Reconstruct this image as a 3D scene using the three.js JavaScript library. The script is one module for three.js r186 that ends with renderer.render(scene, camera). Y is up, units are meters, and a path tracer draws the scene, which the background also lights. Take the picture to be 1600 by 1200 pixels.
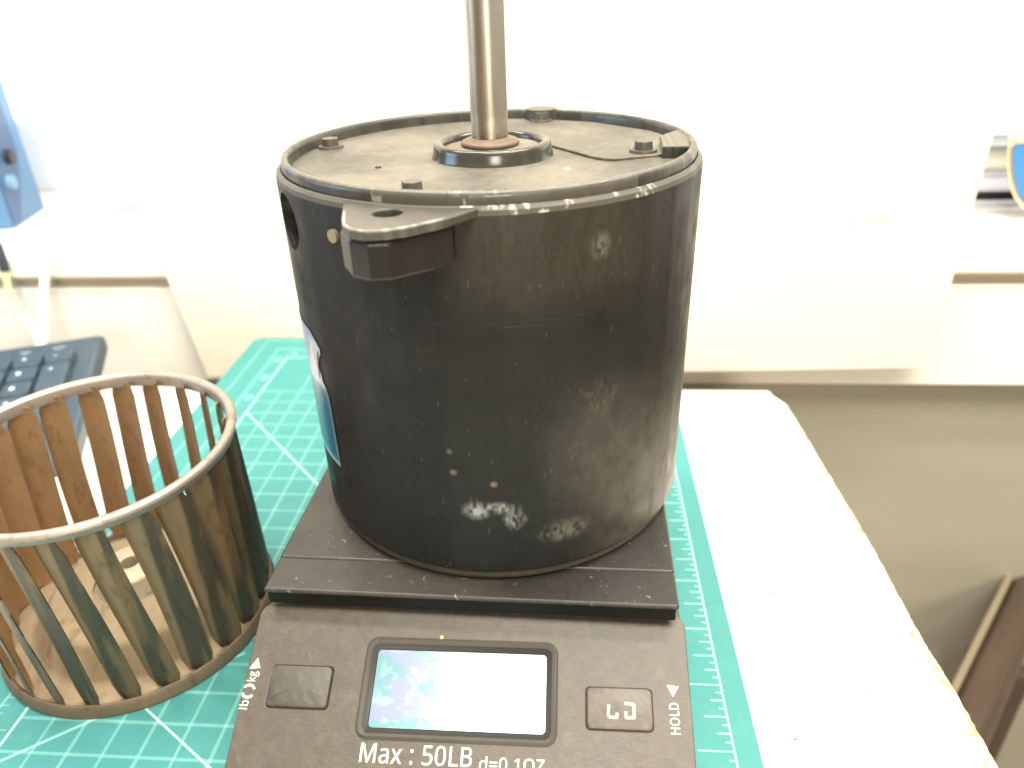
import * as THREE from 'three';
import { RoundedBoxGeometry } from 'three/addons/geometries/RoundedBoxGeometry.js';
import { mergeGeometries, toCreasedNormals } from 'three/addons/utils/BufferGeometryUtils.js';
import { RectAreaLightUniformsLib } from 'three/addons/lights/RectAreaLightUniformsLib.js';
import { Brush, Evaluator, SUBTRACTION } from 'three-bvh-csg';

// ---------------------------------------------------------------- camera, light, exposure
const scene = new THREE.Scene();
const D = Math.PI / 180;
const camera = new THREE.PerspectiveCamera(54.65, 4 / 3, 0.01, 20);
camera.position.set(0, 0.24, 0);
camera.rotation.order = 'YXZ';
camera.rotation.set(-28.848 * D, 4.974 * D, -2.036 * D);
camera.focus = 0.235;
camera.userData.fStop = 10;
scene.add(camera);
scene.background = new THREE.Color().setRGB(0.43, 0.37, 0.285);      // the warm, dim room around the bench
const renderer = new THREE.WebGLRenderer({ antialias: true });
renderer.toneMapping = THREE.LinearToneMapping;
renderer.toneMappingExposure = 1.0;
renderer.shadowMap.enabled = true;
RectAreaLightUniformsLib.init();

// ---------------------------------------------------------------- helpers
let seed = 7;
const rnd = () => { seed = (seed + 0x6d2b79f5) | 0; let t = Math.imul(seed ^ (seed >>> 15), 1 | seed); t = (t + Math.imul(t ^ (t >>> 7), 61 | t)) ^ t; return ((t ^ (t >>> 14)) >>> 0) / 4294967296; };
const taken = {};
function numbered(name) { const n = taken[name] = (taken[name] ?? -1) + 1; return n ? name + '_' + String(n).padStart(3, '0') : name; }
function tag(o, label, category, group, kind) {
  if (label) o.userData.label = label;
  if (category) o.userData.category = category;
  if (group) o.userData.group = group;
  if (kind) o.userData.kind = kind;
  return o;
}
function thing(name, label, category, pos = [0, 0, 0], turn = 0, group, kind) {
  const o = new THREE.Group(); o.name = numbered(name); scene.add(o);
  o.position.set(...pos); o.rotation.y = turn;
  return tag(o, label, category, group, kind);
}
function part(name, geo, mat, parent, pos, rot) {
  const m = new THREE.Mesh(Array.isArray(geo) ? mergeGeometries(geo.map((g) => (g.index ? g.toNonIndexed() : g))) : geo, mat);
  m.name = parent ? name : numbered(name);
  m.castShadow = m.receiveShadow = true;
  if (pos) m.position.set(...pos);
  if (rot) m.rotation.set(...rot);
  (parent ?? scene).add(m);
  return m;
}
const box = (w, h, d, r = 0.001, x = 0, y = 0, z = 0, s = 2) => new RoundedBoxGeometry(w, h, d, s, Math.min(r, w / 2.01, h / 2.01, d / 2.01)).translate(x, y, z);
const cyl = (r0, r1, h, n = 24, x = 0, y = 0, z = 0) => new THREE.CylinderGeometry(r1, r0, h, n).translate(x, y + h / 2, z);
const lathe = (pts, n = 96) => new THREE.LatheGeometry(pts.map(([x, y]) => new THREE.Vector2(x, y)), n, Math.PI);
const tube = (pts, r, n = 40, k = 10, closed = false) => new THREE.TubeGeometry(new THREE.CatmullRomCurve3(pts.map((p) => new THREE.Vector3(...p)), closed), n, r, k, closed);
function setUV(g, fn) { const p = g.attributes.position, a = new Float32Array(p.count * 2); for (let i = 0; i < p.count; i++) { const [u, v] = fn(p.getX(i), p.getY(i), p.getZ(i), i); a[2 * i] = u; a[2 * i + 1] = v; } g.setAttribute('uv', new THREE.BufferAttribute(a, 2)); return g; }
function rr(w, h, r, cx = 0, cy = 0, n = 6) {                       // rounded rectangle as points, counter-clockwise
  const out = [];
  for (const [sx, sy, a] of [[1, -1, -90], [1, 1, 0], [-1, 1, 90], [-1, -1, 180]])
    for (let i = 0; i <= n; i++) { const t = (a + 90 * i / n) * D; out.push([cx + sx * (w / 2 - r) + r * Math.cos(t), cy + sy * (h / 2 - r) + r * Math.sin(t)]); }
  return out;
}
const shapeOf = (pts) => new THREE.Shape(pts.map(([x, y]) => new THREE.Vector2(x, y)));
function loft(rings, capStart = false, capEnd = false) {            // rings of [x,y,z], same count, closed round
  const pos = [], idx = [], n = rings[0].length;
  for (const r of rings) for (const p of r) pos.push(...p);
  for (let k = 0; k + 1 < rings.length; k++) for (let i = 0; i < n; i++) { const a = k * n + i, b = k * n + (i + 1) % n; idx.push(a, b, a + n, b, b + n, a + n); }
  for (const [on, k] of [[capStart, 0], [capEnd, rings.length - 1]]) if (on) {
    const c = pos.length / 3, m = [0, 0, 0]; for (const p of rings[k]) for (let j = 0; j < 3; j++) m[j] += p[j] / n;
    pos.push(...m);
    for (let i = 0; i < n; i++) { const a = k * n + i, b = k * n + (i + 1) % n; k ? idx.push(a, b, c) : idx.push(b, a, c); }
  }
  const g = new THREE.BufferGeometry(); g.setAttribute('position', new THREE.Float32BufferAttribute(pos, 3)); g.setIndex(idx);
  setUV(g, (x, y) => [x, y]);
  return toCreasedNormals(g, 0.7);
}
const hash = (x, y, s) => { let h = Math.imul(x | 0, 374761393) + Math.imul(y | 0, 668265263) + Math.imul(s | 0, 1442695041) | 0; h = Math.imul(h ^ (h >>> 13), 1274126177); return ((h ^ (h >>> 16)) >>> 0) / 4294967296; };
function noise(x, y, s = 0) { const i = Math.floor(x), j = Math.floor(y), a = x - i, b = y - j, u = a * a * (3 - 2 * a), v = b * b * (3 - 2 * b); return (hash(i, j, s) * (1 - u) + hash(i + 1, j, s) * u) * (1 - v) + (hash(i, j + 1, s) * (1 - u) + hash(i + 1, j + 1, s) * u) * v; }
function fbm(x, y, s = 0, o = 4) { let t = 0, a = 0.5, n = 0; for (let k = 0; k < o; k++) { t += a * noise(x, y, s + k * 17); n += a; a *= 0.5; x *= 2.03; y *= 2.03; } return t / n; }
const ss = (a, b, x) => { const t = Math.min(1, Math.max(0, (x - a) / (b - a))); return t * t * (3 - 2 * t); };
const enc = (x) => Math.round(255 * Math.min(1, Math.max(0, x <= 0.0031308 ? 12.92 * x : 1.055 * Math.pow(x, 1 / 2.4) - 0.055)));
function tex(w, h, fn, srgb = true) {                               // fn(u,v) -> linear rgb or a value
  const d = new Uint8Array(w * h * 4);
  for (let j = 0; j < h; j++) for (let i = 0; i < w; i++) {
    const c = fn((i + 0.5) / w, (j + 0.5) / h), k = (j * w + i) * 4;
    for (let q = 0; q < 3; q++) { const v = Array.isArray(c) ? c[q] : c; d[k + q] = srgb ? enc(v) : Math.round(255 * Math.min(1, Math.max(0, v))); }
    d[k + 3] = 255;
  }
  const t = new THREE.DataTexture(d, w, h); t.magFilter = t.minFilter = THREE.LinearFilter; t.wrapS = t.wrapT = THREE.RepeatWrapping;
  if (srgb) t.colorSpace = THREE.SRGBColorSpace;
  t.needsUpdate = true; return t;
}
function canvasTex(w, h, draw) { const c = document.createElement('canvas'); c.width = w; c.height = h; draw(c.getContext('2d')); const t = new THREE.CanvasTexture(c); t.colorSpace = THREE.SRGBColorSpace; return t; }
const mix = (a, b, t) => a.map((x, i) => x + (b[i] - x) * t);
const col = (r, g, b) => new THREE.Color().setRGB(r, g, b);
const std = (c, rough, o = {}) => new THREE.MeshStandardMaterial({ color: c ? col(...c) : 0xffffff, roughness: rough, ...o });
const phys = (c, rough, o = {}) => new THREE.MeshPhysicalMaterial({ color: c ? col(...c) : 0xffffff, roughness: rough, ...o });

// ---------------------------------------------------------------- lamps
function lamp(name, label, w, d, pos, rot, color, L) {
  const g = thing(name, label, 'lamp');
  g.position.set(...pos); g.rotation.set(...rot);                   // local -Z is the way it shines
  part('lamp_housing', box(w + 0.04, d + 0.04, 0.03, 0.004, 0, 0, 0.018), std([0.6, 0.6, 0.58], 0.5), g);
  const m = part('diffuser', new THREE.BoxGeometry(w, d, 0.004), std([0.8, 0.8, 0.8], 0.6, { emissive: col(...color), emissiveIntensity: 0.8 }), g);
  m.castShadow = false;
  const l = new THREE.RectAreaLight(col(...color), L, w, d); l.position.z = -0.006; l.name = 'lamp_light'; g.add(l);
  return g;
}
lamp('ceiling_lamp', 'wide white ceiling lamp hanging above the scale', 1.15, 0.5, [0.345, 1.2, 0.17], [-90 * D, 0, 0], [1, 0.93, 0.79], 17);
lamp('added_strip_lamp', 'added slim strip lamp above the window to brighten wall and paper', 1.1, 0.07, [0.0, 0.74, -0.33], [-90 * D, 0, 0], [1, 0.94, 0.82], 52);  // unseen lamp, added to whiten the wall and the upper paper
lamp('floor_lamp', 'square warm white lamp head standing behind the viewer', 0.38, 0.30, [0.22, 0.50, 1.1], [-15 * D, 8 * D, 0], [1, 0.91, 0.75], 28);
lamp('monitor_screen', 'bluish lit monitor screen to the left of the keyboard', 0.36, 0.22, [-0.86, 0.34, -0.12], [-14 * D, -80 * D, 0], [0.36, 0.66, 1], 7);

// ---------------------------------------------------------------- wall, windowsill, window
const plaster = tex(512, 512, (u, v) => { const n = fbm(u * 18, v * 18, 3), m = fbm(u * 90, v * 90, 9, 2); return mix([0.91, 0.86, 0.78], [0.89, 0.83, 0.745], 0.65 * n + 0.35 * m); });
const apronMat = std(null, 0.5, { map: plaster });
const olive = tex(512, 512, (u, v) => { const n = fbm(u * 5, v * 60, 21), m = fbm(u * 6, v * 6, 5); return mix([0.42, 0.395, 0.32], [0.345, 0.322, 0.255], 0.6 * n + 0.4 * m); });
const w1 = part('wall', setUV(box(2.4, 1.0, 0.05, 0.002, 0, -0.5555, -0.5610), (x, y) => [x * 1.2, y * 1.2]), phys(null, 0.42, { map: olive }));
tag(w1, 'olive grey panelled wall below the windowsill', null, null, 'structure');
const fl = part('floor', setUV(new THREE.BoxGeometry(3, 0.02, 2.4), (x, y, z) => [x, z]), std(null, 0.6, { map: tex(256, 256, (u, v) => mix([0.2, 0.17, 0.13], [0.3, 0.26, 0.2], fbm(u * 20, v * 6, 2))) }), null, [0, -0.79, 0.2]);
tag(fl, 'dim brownish floor below the bench', null, null, 'structure');

const sill = thing('windowsill', 'cream painted windowsill with its front board behind the mat', 'windowsill');
part('apron_board', setUV(box(2.4, 0.0815, 0.017, 0.0012, 0, -0.00525, -0.5280), (x, y) => [x * 3, y * 3]), apronMat, sill);
part('gap_strip', box(2.4, 0.02, 0.01, 0.0005, 0, -0.0520, -0.5500), std([0.008, 0.0075, 0.006], 0.9), sill);
part('shadow_strip', box(2.4, 0.0095, 0.012, 0.0005, 0, 0.0396, -0.5345), std([0.50, 0.43, 0.34], 0.6), sill);  // recessed strip, coloured tan to paint the shadow under the sill
part('sill_board', setUV(box(2.4, 0.018, 0.25, 0.004, 0, 0.0533, -0.6395), (x, y, z) => [x * 3, z * 3]), apronMat, sill);
const win = thing('window', 'bright white window with a low white bottom rail behind the sill', 'window');
part('bottom_rail', box(2.4, 0.068, 0.03, 0.003, 0, 0.0962, -0.735), std([0.78, 0.82, 0.86], 0.4), win);
part('glass_pane', box(2.4, 0.9, 0.006, 0.001, 0, 0.58, -0.742), std([0.8, 0.8, 0.8], 0.2, { emissive: col(0.93, 0.98, 1), emissiveIntensity: 1.5 }), win);

// ---------------------------------------------------------------- desk
{
  const desk = thing('desk', 'white laminate desk top with chipped particle board edge under the mat', 'desk');
  const trace = [[-0.42, 0.1325], [-0.411, 0.1362], [-0.375, 0.1381], [-0.328, 0.1405], [-0.283, 0.1428], [-0.225, 0.1436], [-0.2, 0.1455], [-0.168, 0.1464], [0.06, 0.1510]];   // the worn right edge wavers
  const right = (z) => { let k = 0; while (k < trace.length - 2 && z > trace[k + 1][0]) k++; const [a, p] = trace[k], [b, q] = trace[k + 1]; return p + (q - p) * (z - a) / (b - a); };
  const edge = [];
  for (let i = 0; i <= 260; i++) { const z = -0.42 + i * 0.0018; edge.push([right(z), z]); }
  const chip = edge.map(([x, z], i) => { const f = fbm(i * 0.4, 2, 8, 3), g = fbm(i * 0.07, 7, 4, 2); return [x - 0.0016 - 0.0030 * ss(0.45, 0.8, f) - 0.0030 * ss(0.5, 0.8, g), z]; });
  const core = edge.map(([x, z], i) => [x + 0.0007 * (fbm(i * 0.9, 5, 2, 2) - 0.5), z]);
  const sh = (e) => shapeOf([[-1.2, 0.420], ...e.map(([x, z]) => [x, -z]), [-1.2, -0.05]]);
  const speck = canvasTex(1400, 1400, (c) => {
    c.fillStyle = 'rgb(234,231,224)'; c.fillRect(0, 0, 1400, 1400);
    for (let i = 0; i < 500; i++) { c.fillStyle = `rgba(205,196,172,${rnd() * 0.12})`; const q = 10 + rnd() * 60; c.beginPath(); c.ellipse(rnd() * 1400, rnd() * 1400, q, q * 0.6, rnd() * 3, 0, 7); c.fill(); }
    for (let i = 0; i < 90; i++) { c.fillStyle = `rgba(${60 + rnd() * 40},${48 + rnd() * 30},${25 + rnd() * 20},${0.75 + rnd() * 0.25})`; const q = 1.5 + rnd() * rnd() * 5; c.beginPath(); c.ellipse(rnd() * 1400, rnd() * 1400, q, q * (0.5 + rnd() * 0.5), rnd() * 3, 0, 7); c.fill(); }
  });
  speck.wrapS = speck.wrapT = THREE.RepeatWrapping;
  const flat = (g) => { g.rotateX(-Math.PI / 2); return setUV(g, (x, y, z) => [x * 5, z * 5]); };
  part('laminate', flat(new THREE.ExtrudeGeometry(sh(chip), { depth: 0.0006, bevelEnabled: true, bevelSize: 0.0002, bevelThickness: 0.0002, bevelSegments: 1 })).translate(0, -0.0008, 0), std(null, 0.35, { map: speck }), desk);
  const pb = tex(512, 512, (u, v) => mix([0.72, 0.62, 0.40], [0.36, 0.27, 0.15], ss(0.42, 0.75, 0.6 * noise(u * 120, v * 120, 1) + 0.4 * noise(u * 50, v * 50, 6))));
  part('particle_board', flat(new THREE.ExtrudeGeometry(sh(core), { depth: 0.018, bevelEnabled: true, bevelSize: 0.0008, bevelThickness: 0.0008, bevelSegments: 2 })).translate(0, -0.0206, 0), std(null, 0.85, { map: pb, bumpMap: pb, bumpScale: 0.0006 }), desk);
  part('back_strip', box(1.32, 0.016, 0.013, 0.004, -0.5275, -0.0105, -0.4282), std([0.56, 0.53, 0.45], 0.6), desk);
}

// ---------------------------------------------------------------- paper sheet
{
  const pos = [], idx = [], uv = [], NX = 40, NY = 24;
  const P = (s, t, k) => { const x0 = -0.2892 - 0.14 * (0.44 * t), x1 = 0.264 + 0.006 * t, x = x0 + (x1 - x0) * s; const y0 = -0.0362 + 0.0127 * s, y = y0 + 0.44 * t; return [x, y, -0.5065 - 0.0012 * Math.sin(s * 5 + 1) * (1 - t) - k * 0.0008]; };
  for (const k of [0, 1]) for (let j = 0; j <= NY; j++) for (let i = 0; i <= NX; i++) { pos.push(...P(i / NX, j / NY, k)); uv.push(i / NX, j / NY); }
  const W = NX + 1, o = W * (NY + 1);
  for (let j = 0; j < NY; j++) for (let i = 0; i < NX; i++) { const a = j * W + i; idx.push(a, a + 1, a + W, a + 1, a + W + 1, a + W); idx.push(o + a, o + a + W, o + a + 1, o + a + 1, o + a + W, o + a + W + 1); }
  const rim = []; for (let i = 0; i < NX; i++) rim.push(i); for (let j = 0; j < NY; j++) rim.push(j * W + NX); for (let i = NX; i > 0; i--) rim.push(NY * W + i); for (let j = NY; j > 0; j--) rim.push(j * W);
  rim.forEach((a, q) => { const b = rim[(q + 1) % rim.length]; idx.push(a, o + a, b, b, o + a, o + b); });
  let g = new THREE.BufferGeometry(); g.setAttribute('position', new THREE.Float32BufferAttribute(pos, 3)); g.setAttribute('uv', new THREE.Float32BufferAttribute(uv, 2)); g.setIndex(idx); g = toCreasedNormals(g, 0.6);
  const mark = (u, v, cx, cy, w, h) => ss(1, 0.3, Math.hypot((u - cx) / w, (v - cy) / h));
  const map = tex(1024, 1024, (u, v) => {
    let c = mix([0.81, 0.735, 0.585], [0.84, 0.785, 0.665], fbm(u * 5, v * 6, 12));
    const m = Math.max(mark(u, v, 0.899, 0.255, 0.018, 0.006), 0.6 * mark(u, v, 0.868, 0.252, 0.018, 0.006), 0.4 * mark(u, v, 0.80, 0.248, 0.016, 0.005), 0.25 * mark(u, v, 0.775, 0.206, 0.018, 0.005)) * (0.6 + 0.6 * noise(u * 160, v * 60, 2));
    return mix(c, [0.78, 0.80, 0.22], 0.5 * Math.min(1, m));
  });
  tag(part('paper_sheet', g, std(null, 0.75, { map })), 'large white paper sheet standing upright against the windowsill behind the motor', 'paper');
}

// ---------------------------------------------------------------- cutting mat
{
  const X0 = -0.239, X1 = 0.0668, Z0 = -0.5, Z1 = -0.045, w = X1 - X0, h = Z1 - Z0;
  const mat = thing('cutting_mat', 'teal self healing cutting mat with pale grid lines under the scale', 'cutting mat');
  const g = new THREE.ExtrudeGeometry(shapeOf(rr(w - 0.0006, h - 0.0006, 0.007, (X0 + X1) / 2, -(Z0 + Z1) / 2)), { depth: 0.0017, bevelEnabled: true, bevelSize: 0.0003, bevelThickness: 0.0003, bevelSegments: 2 });
  g.rotateX(-Math.PI / 2).translate(0, 0.0005, 0);
  setUV(g, (x, y, z) => [(x - X0) / w, 1 - (z - Z0) / h]);
  const S = 4480, cw = Math.round(w * S), ch = Math.round(h * S);
  const map = canvasTex(cw, ch, (c) => {
    c.fillStyle = '#3f8483'; c.fillRect(0, 0, cw, ch);
    for (let i = 0; i < 3600; i++) { c.fillStyle = rnd() < 0.5 ? 'rgba(0,70,62,0.022)' : 'rgba(150,235,220,0.022)'; const r = 2 + rnd() * 12; c.beginPath(); c.ellipse(rnd() * cw, rnd() * ch, r, r * (0.3 + rnd()), rnd() * 3, 0, 7); c.fill(); }
    const X = (x) => (x - X0) * S, Z = (z) => (z - Z0) * S;
    const line = (x0, z0, x1, z1, a = 0.38, t = 0.9) => { c.strokeStyle = `rgba(200,236,226,${a})`; c.lineWidth = t * S / 1000; c.beginPath(); c.moveTo(X(x0), Z(z0)); c.lineTo(X(x1), Z(z1)); c.stroke(); };
    const dz = 0.01378, dx = 0.0132, zk = (k) => -0.1558 - dz * k;
    // border and margin
    line(-0.2275, -0.4945, -0.2275, Z1 + 0.0); line(-0.2275, -0.4945, 0.058, -0.4945);
    line(-0.2145, -0.4810, -0.2145, Z1); line(-0.2145, -0.4810, 0.046, -0.4810, 0.4);
    line(-0.2035, zk(22.6), -0.2035, Z1, 0.7, 1.1); line(-0.2035, -0.4672, 0.046, -0.4672, 0.7, 1.1);
    for (let i = 1; i <= 18; i++) { const x = -0.2035 + dx * i; line(x, i % 2 ? zk(19) : zk(22.6), x, Z1, 0.26, i % 2 ? 1.2 : 1.4); }
    for (let k = 19; k >= -8; k--) line(-0.2035, zk(k), 0.034, zk(k), 0.26, k % 2 ? 1.4 : 1.2);
    line(0.0345, zk(19), 0.0345, Z1, 0.5, 1);
    // diagonals
    line(-0.2035, -0.3905, -0.02, -0.193, 0.85, 0.75); line(-0.1650, -0.1800, -0.06, -0.1128, 0.85, 0.75); line(-0.2035, -0.149, -0.13, -0.2030, 0.45, 1.3);
    line(-0.04, -0.45, 0.034, -0.36, 0.6, 0.8);
    // left and back rulers with ticks
    for (let i = 0; i <= 120; i++) { const z = -0.4672 + i * dz / 4; if (z < Z1) line(-0.2145, z, -0.2145 + (i % 8 ? (i % 4 ? 0.003 : 0.005) : 0.009), z, 0.4, 0.5); }
    for (let i = 0; i <= 80; i++) { const x = -0.2035 + i * dx / 4; if (x < 0.04) line(x, -0.4810, x, -0.4810 + (i % 8 ? (i % 4 ? 0.003 : 0.005) : 0.010), 0.4, 0.5); }
    // right ruler
    line(0.058, -0.4945, 0.058, Z1, 0.66, 0.7);
    for (let i = -34; i <= 104; i++) { const z = -0.168 - i * dz / 4, m = ((i % 8) + 8) % 8; line(m === 0 ? 0.0455 : m === 4 ? 0.0497 : m % 2 ? 0.0556 : 0.0532, z, 0.058, z, 0.68, 0.55); }
    // numerals
    c.fillStyle = 'rgba(190,232,215,0.8)'; c.font = `${Math.round(0.0062 * S)}px sans-serif`; c.textAlign = 'center'; c.textBaseline = 'middle';
    for (let k = 0; k < 16; k++) { const z = -0.4672 + 2 * dz * k; c.save(); c.translate(X(-0.2085), Z(z + 0.004)); c.rotate(-Math.PI / 2); c.fillText(String(17 - k), 0, 0); c.restore(); }
    for (let k = 0; k < 10; k++) c.fillText(String(k), X(-0.2035 + 2 * dx * k + 0.004), Z(-0.4735));
    c.font = `${Math.round(0.005 * S)}px sans-serif`;
    for (let k = 0; k < 16; k++) c.fillText(String(17 - k), X(0.0415), Z(-0.168 - 2 * dz * (k - 4) - 0.003));
    // knife marks
    for (let i = 0; i < 70; i++) { c.strokeStyle = `rgba(20,90,80,${0.1 + rnd() * 0.2})`; c.lineWidth = 0.8; c.beginPath(); const x = rnd() * cw, y = rnd() * ch, a = rnd() * 6, l = 20 + rnd() * 150; c.moveTo(x, y); c.lineTo(x + l * Math.cos(a), y + l * Math.sin(a)); c.stroke(); }
    c.fillStyle = 'rgba(140,120,80,0.28)'; for (let i = 0; i < 26; i++) { c.beginPath(); c.ellipse(X(0.05 + rnd() * 0.016), Z(-0.4 + rnd() * 0.3), 3 + rnd() * 6, 2 + rnd() * 4, rnd() * 3, 0, 7); c.fill(); }
  });
  const rough = tex(256, 256, (u, v) => 0.42 + 0.2 * fbm(u * 30, v * 30, 4), false);
  part('mat_sheet', g, phys(null, 1, { map, roughnessMap: rough, specularIntensity: 0.7 }), mat);
}

// ---------------------------------------------------------------- shipping scale
{
  const sc = thing('shipping_scale', 'black digital shipping scale with a pale lit display carrying the motor', 'scale', [-0.0333, 0, -0.25]);
  const plasticMap = tex(512, 512, (u, v) => { const n = fbm(u * 12, v * 12, 31), m = noise(u * 300, v * 300, 3); return mix([0.060, 0.053, 0.044], [0.088, 0.078, 0.064], 0.7 * n + 0.3 * m); });
  const grain = tex(512, 512, (u, v) => 0.5 * noise(u * 220, v * 220, 5) + 0.5 * noise(u * 110, v * 110, 6), false);
  const plastic = phys(null, 0.46, { map: plasticMap, bumpMap: grain, bumpScale: 0.00006 });
  const cast = (g) => setUV(g, (x, y, z) => [x * 9 + y * 3, z * 9 + y * 4]);
  // body: wedge profile across x
  const body = new THREE.ExtrudeGeometry(shapeOf([[0.085, 0.004], [0.085, 0.044], [-0.0670, 0.0475], [-0.1250, 0.0178], [-0.1285, 0.0120], [-0.1280, 0.004]]), { depth: 0.1405, bevelEnabled: true, bevelSize: 0.0012, bevelThickness: 0.0012, bevelSegments: 3 });
  body.rotateY(Math.PI / 2).translate(-0.07025, 0, 0);              // shape x runs backwards (-z)
  part('body', cast(body), plastic, sc);
  for (const [x, z] of [[-0.055, -0.07], [0.055, -0.07], [-0.055, 0.112], [0.055, 0.112]]) part('foot', cyl(0.006, 0.007, 0.0026, 20, x, 0.0021, z), std([0.02, 0.02, 0.02], 0.8), sc);
  part('neck', cast(box(0.128, 0.011, 0.115, 0.001, 0.0013, 0.0520, -0.010)), std([0.012, 0.012, 0.012], 0.6), sc);
  // platform: plate with a groove near its front edge
  const dust = tex(1024, 1024, (u, v) => {
    const n = fbm(u * 5, v * 5, 14), f = fbm(u * 60, v * 60, 8, 3), p = noise(u * 170, v * 170, 11);
    let c = mix([0.018, 0.017, 0.0155], [0.052, 0.046, 0.038], ss(0.35, 0.75, n) * 0.7 + 0.3 * f);
    return p > 0.93 ? mix(c, [0.32, 0.25, 0.16], 0.7 * noise(u * 40, v * 40, 1)) : c;
  });
  const platRough = tex(256, 256, (u, v) => 0.28 + 0.3 * fbm(u * 9, v * 9, 23), false);
  const platM = phys(null, 1, { map: dust, roughnessMap: platRough, bumpMap: grain, bumpScale: 0.00004 });
  const pu = (g) => setUV(g, (x, y, z) => [x * 6 + 0.5 + y * 5, z * 6 + 0.5]);
  const pl = part('platform', [pu(box(0.1386, 0.0022, 0.1300, 0.0010, 0, 0.0601, -0.0090, 3)), pu(box(0.1386, 0.0020, 0.0160, 0.00098, 0, 0.0599, 0.0636, 4)), pu(box(0.136, 0.0014, 0.02, 0.0005, 0, 0.0594, 0.056))], platM, sc, [0.0014, 0, 0]);
  part('platform_skirt', box(0.1374, 0.0056, 0.1450, 0.0006, 0, 0.0563, -0.0018), phys([0.006, 0.006, 0.006], 0.35, { specularIntensity: 0.5 }), sc, [0.0014, 0, 0], [0, -1.1 * D, 0]);  // separate black band that paints the platform front face into shade
  pl.rotation.y = -1.1 * D;
  // sloping front panel and all that sits in it: local x right, y up the slope, z out of the panel
  const at = [0, 0.0515, 0.067], tilt = [-63 * D, 0, 0];
  const out = shapeOf(rr(0.1436, 0.0645, 0.004, 0.0, -0.0328));
  const hole = (w, h, r, x, y) => { const p = new THREE.Path(rr(w, h, r, x, y).reverse().map(([a, b]) => new THREE.Vector2(a, b))); out.holes.push(p); };
  const FX = -0.0013, FY = -0.0263;
  hole(0.0622, 0.0300, 0.003, FX, FY); hole(0.0212, 0.0137, 0.0016, -0.0533, -0.0273); hole(0.0213, 0.0130, 0.0016, 0.0497, -0.0303);
  const pg = new THREE.ExtrudeGeometry(out, { depth: 0.0016, bevelEnabled: true, bevelSize: 0.0004, bevelThickness: 0.0005, bevelSegments: 3, curveSegments: 8 });
  pg.translate(0, 0, -0.0021);
  const PW = 0.15, PH = 0.072;
  setUV(pg, (x, y) => [(x + PW / 2) / PW, 1 + (y - 0.003) / PH]);
  const S = 2000 / PW;
  const print = canvasTex(2000, Math.round(PH * S), (c) => {
    c.fillStyle = 'rgb(68,62,55)'; c.fillRect(0, 0, 2000, 1000);
    for (let i = 0; i < 9000; i++) { const q = 54 + rnd() * 52; c.fillStyle = `rgba(${q + 14},${q + 8},${q},0.05)`; const r = 3 + rnd() * 30; c.beginPath(); c.ellipse(rnd() * 2000, rnd() * 1000, r, r * (0.3 + rnd() * 0.7), rnd() * 3, 0, 7); c.fill(); }
    for (let i = 0; i < 90; i++) { c.strokeStyle = `rgba(200,190,165,${0.06 + rnd() * 0.16})`; c.lineWidth = 1 + rnd() * 2; c.beginPath(); const x = rnd() * 2000, y = rnd() * 960, l = 6 + rnd() * 34; c.moveTo(x, y); c.lineTo(x + l * 0.5, y + l); c.stroke(); }
    const X = (x) => (x / 1000 + PW / 2) * S, Y = (s) => (s / 1000 + 0.003) * S;
    c.fillStyle = 'rgb(226,218,196)';
    c.textBaseline = 'alphabetic';
    const text = (t, x, s, mm, wide, bold = '') => { c.save(); c.translate(X(x), Y(s)); c.font = `${bold}100px sans-serif`; const k = mm / 1000 * S / 72, m = c.measureText(t).width * k; c.scale(wide / 1000 * S / m * k, k); c.fillText(t, 0, 0); c.restore(); };
    text('Max : 50LB', -31.0, 48.4, 5.4, 36.0); text('d=0.1OZ', 6.6, 49.2, 3.7, 20.4);
    const vert = (t, x, s, mm, long) => { c.save(); c.translate(X(x), Y(s)); c.rotate(-Math.PI / 2); c.font = '100px sans-serif'; const k = mm / 1000 * S / 72, m = c.measureText(t).width * k; c.scale(long / 1000 * S / m * k, k); c.fillText(t, 0, 0); c.restore(); };
    vert('HOLD', 68.2, 37.2, 3.0, 9.6);
    c.beginPath(); c.moveTo(X(64.9), Y(22.6)); c.lineTo(X(68.7), Y(22.9)); c.lineTo(X(66.6), Y(26.1)); c.fill();
    // unit change mark on the left: arrow, kg, two turning arrows, lb
    c.beginPath(); c.moveTo(X(-71.5), Y(22.2)); c.lineTo(X(-67.9), Y(21.9)); c.lineTo(X(-69.4), Y(18.6)); c.fill();
    vert('kg', -68.6, 26.4, 2.7, 3.4); vert('lb', -69.2, 35.0, 2.7, 3.2);
    c.strokeStyle = 'rgb(222,214,192)'; c.lineWidth = 0.8 / 1000 * S; for (const a of [0.6, 3.74]) { c.beginPath(); c.arc(X(-70.1), Y(29.2), 1.9 / 1000 * S, a, a + 2.2); c.stroke(); }
    // tan speck
    c.fillStyle = 'rgb(205,170,90)'; c.beginPath(); c.ellipse(X(-8.4), Y(10.2), 8, 11, 0.3, 0, 7); c.fill();
  });
  const panel = part('front_panel', pg, phys(null, 0.45, { map: print, bumpMap: grain, bumpScale: 0.00005 }), sc, at, tilt);
  const ring = (w, h, r, z, dx = 0, dy = 0) => rr(w, h, r, FX + dx, FY + dy, 6).map(([x, y]) => [x, y, z]);
  part('display_frame', loft([ring(0.0640, 0.0318, 0.0040, -0.0004), ring(0.0632, 0.0310, 0.0036, 0.0005), ring(0.0618, 0.0296, 0.003, 0.0009), ring(0.0606, 0.0284, 0.0026, 0.0006), ring(0.0596, 0.0274, 0.0024, -0.0001)]), plastic, sc, at, tilt);
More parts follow.
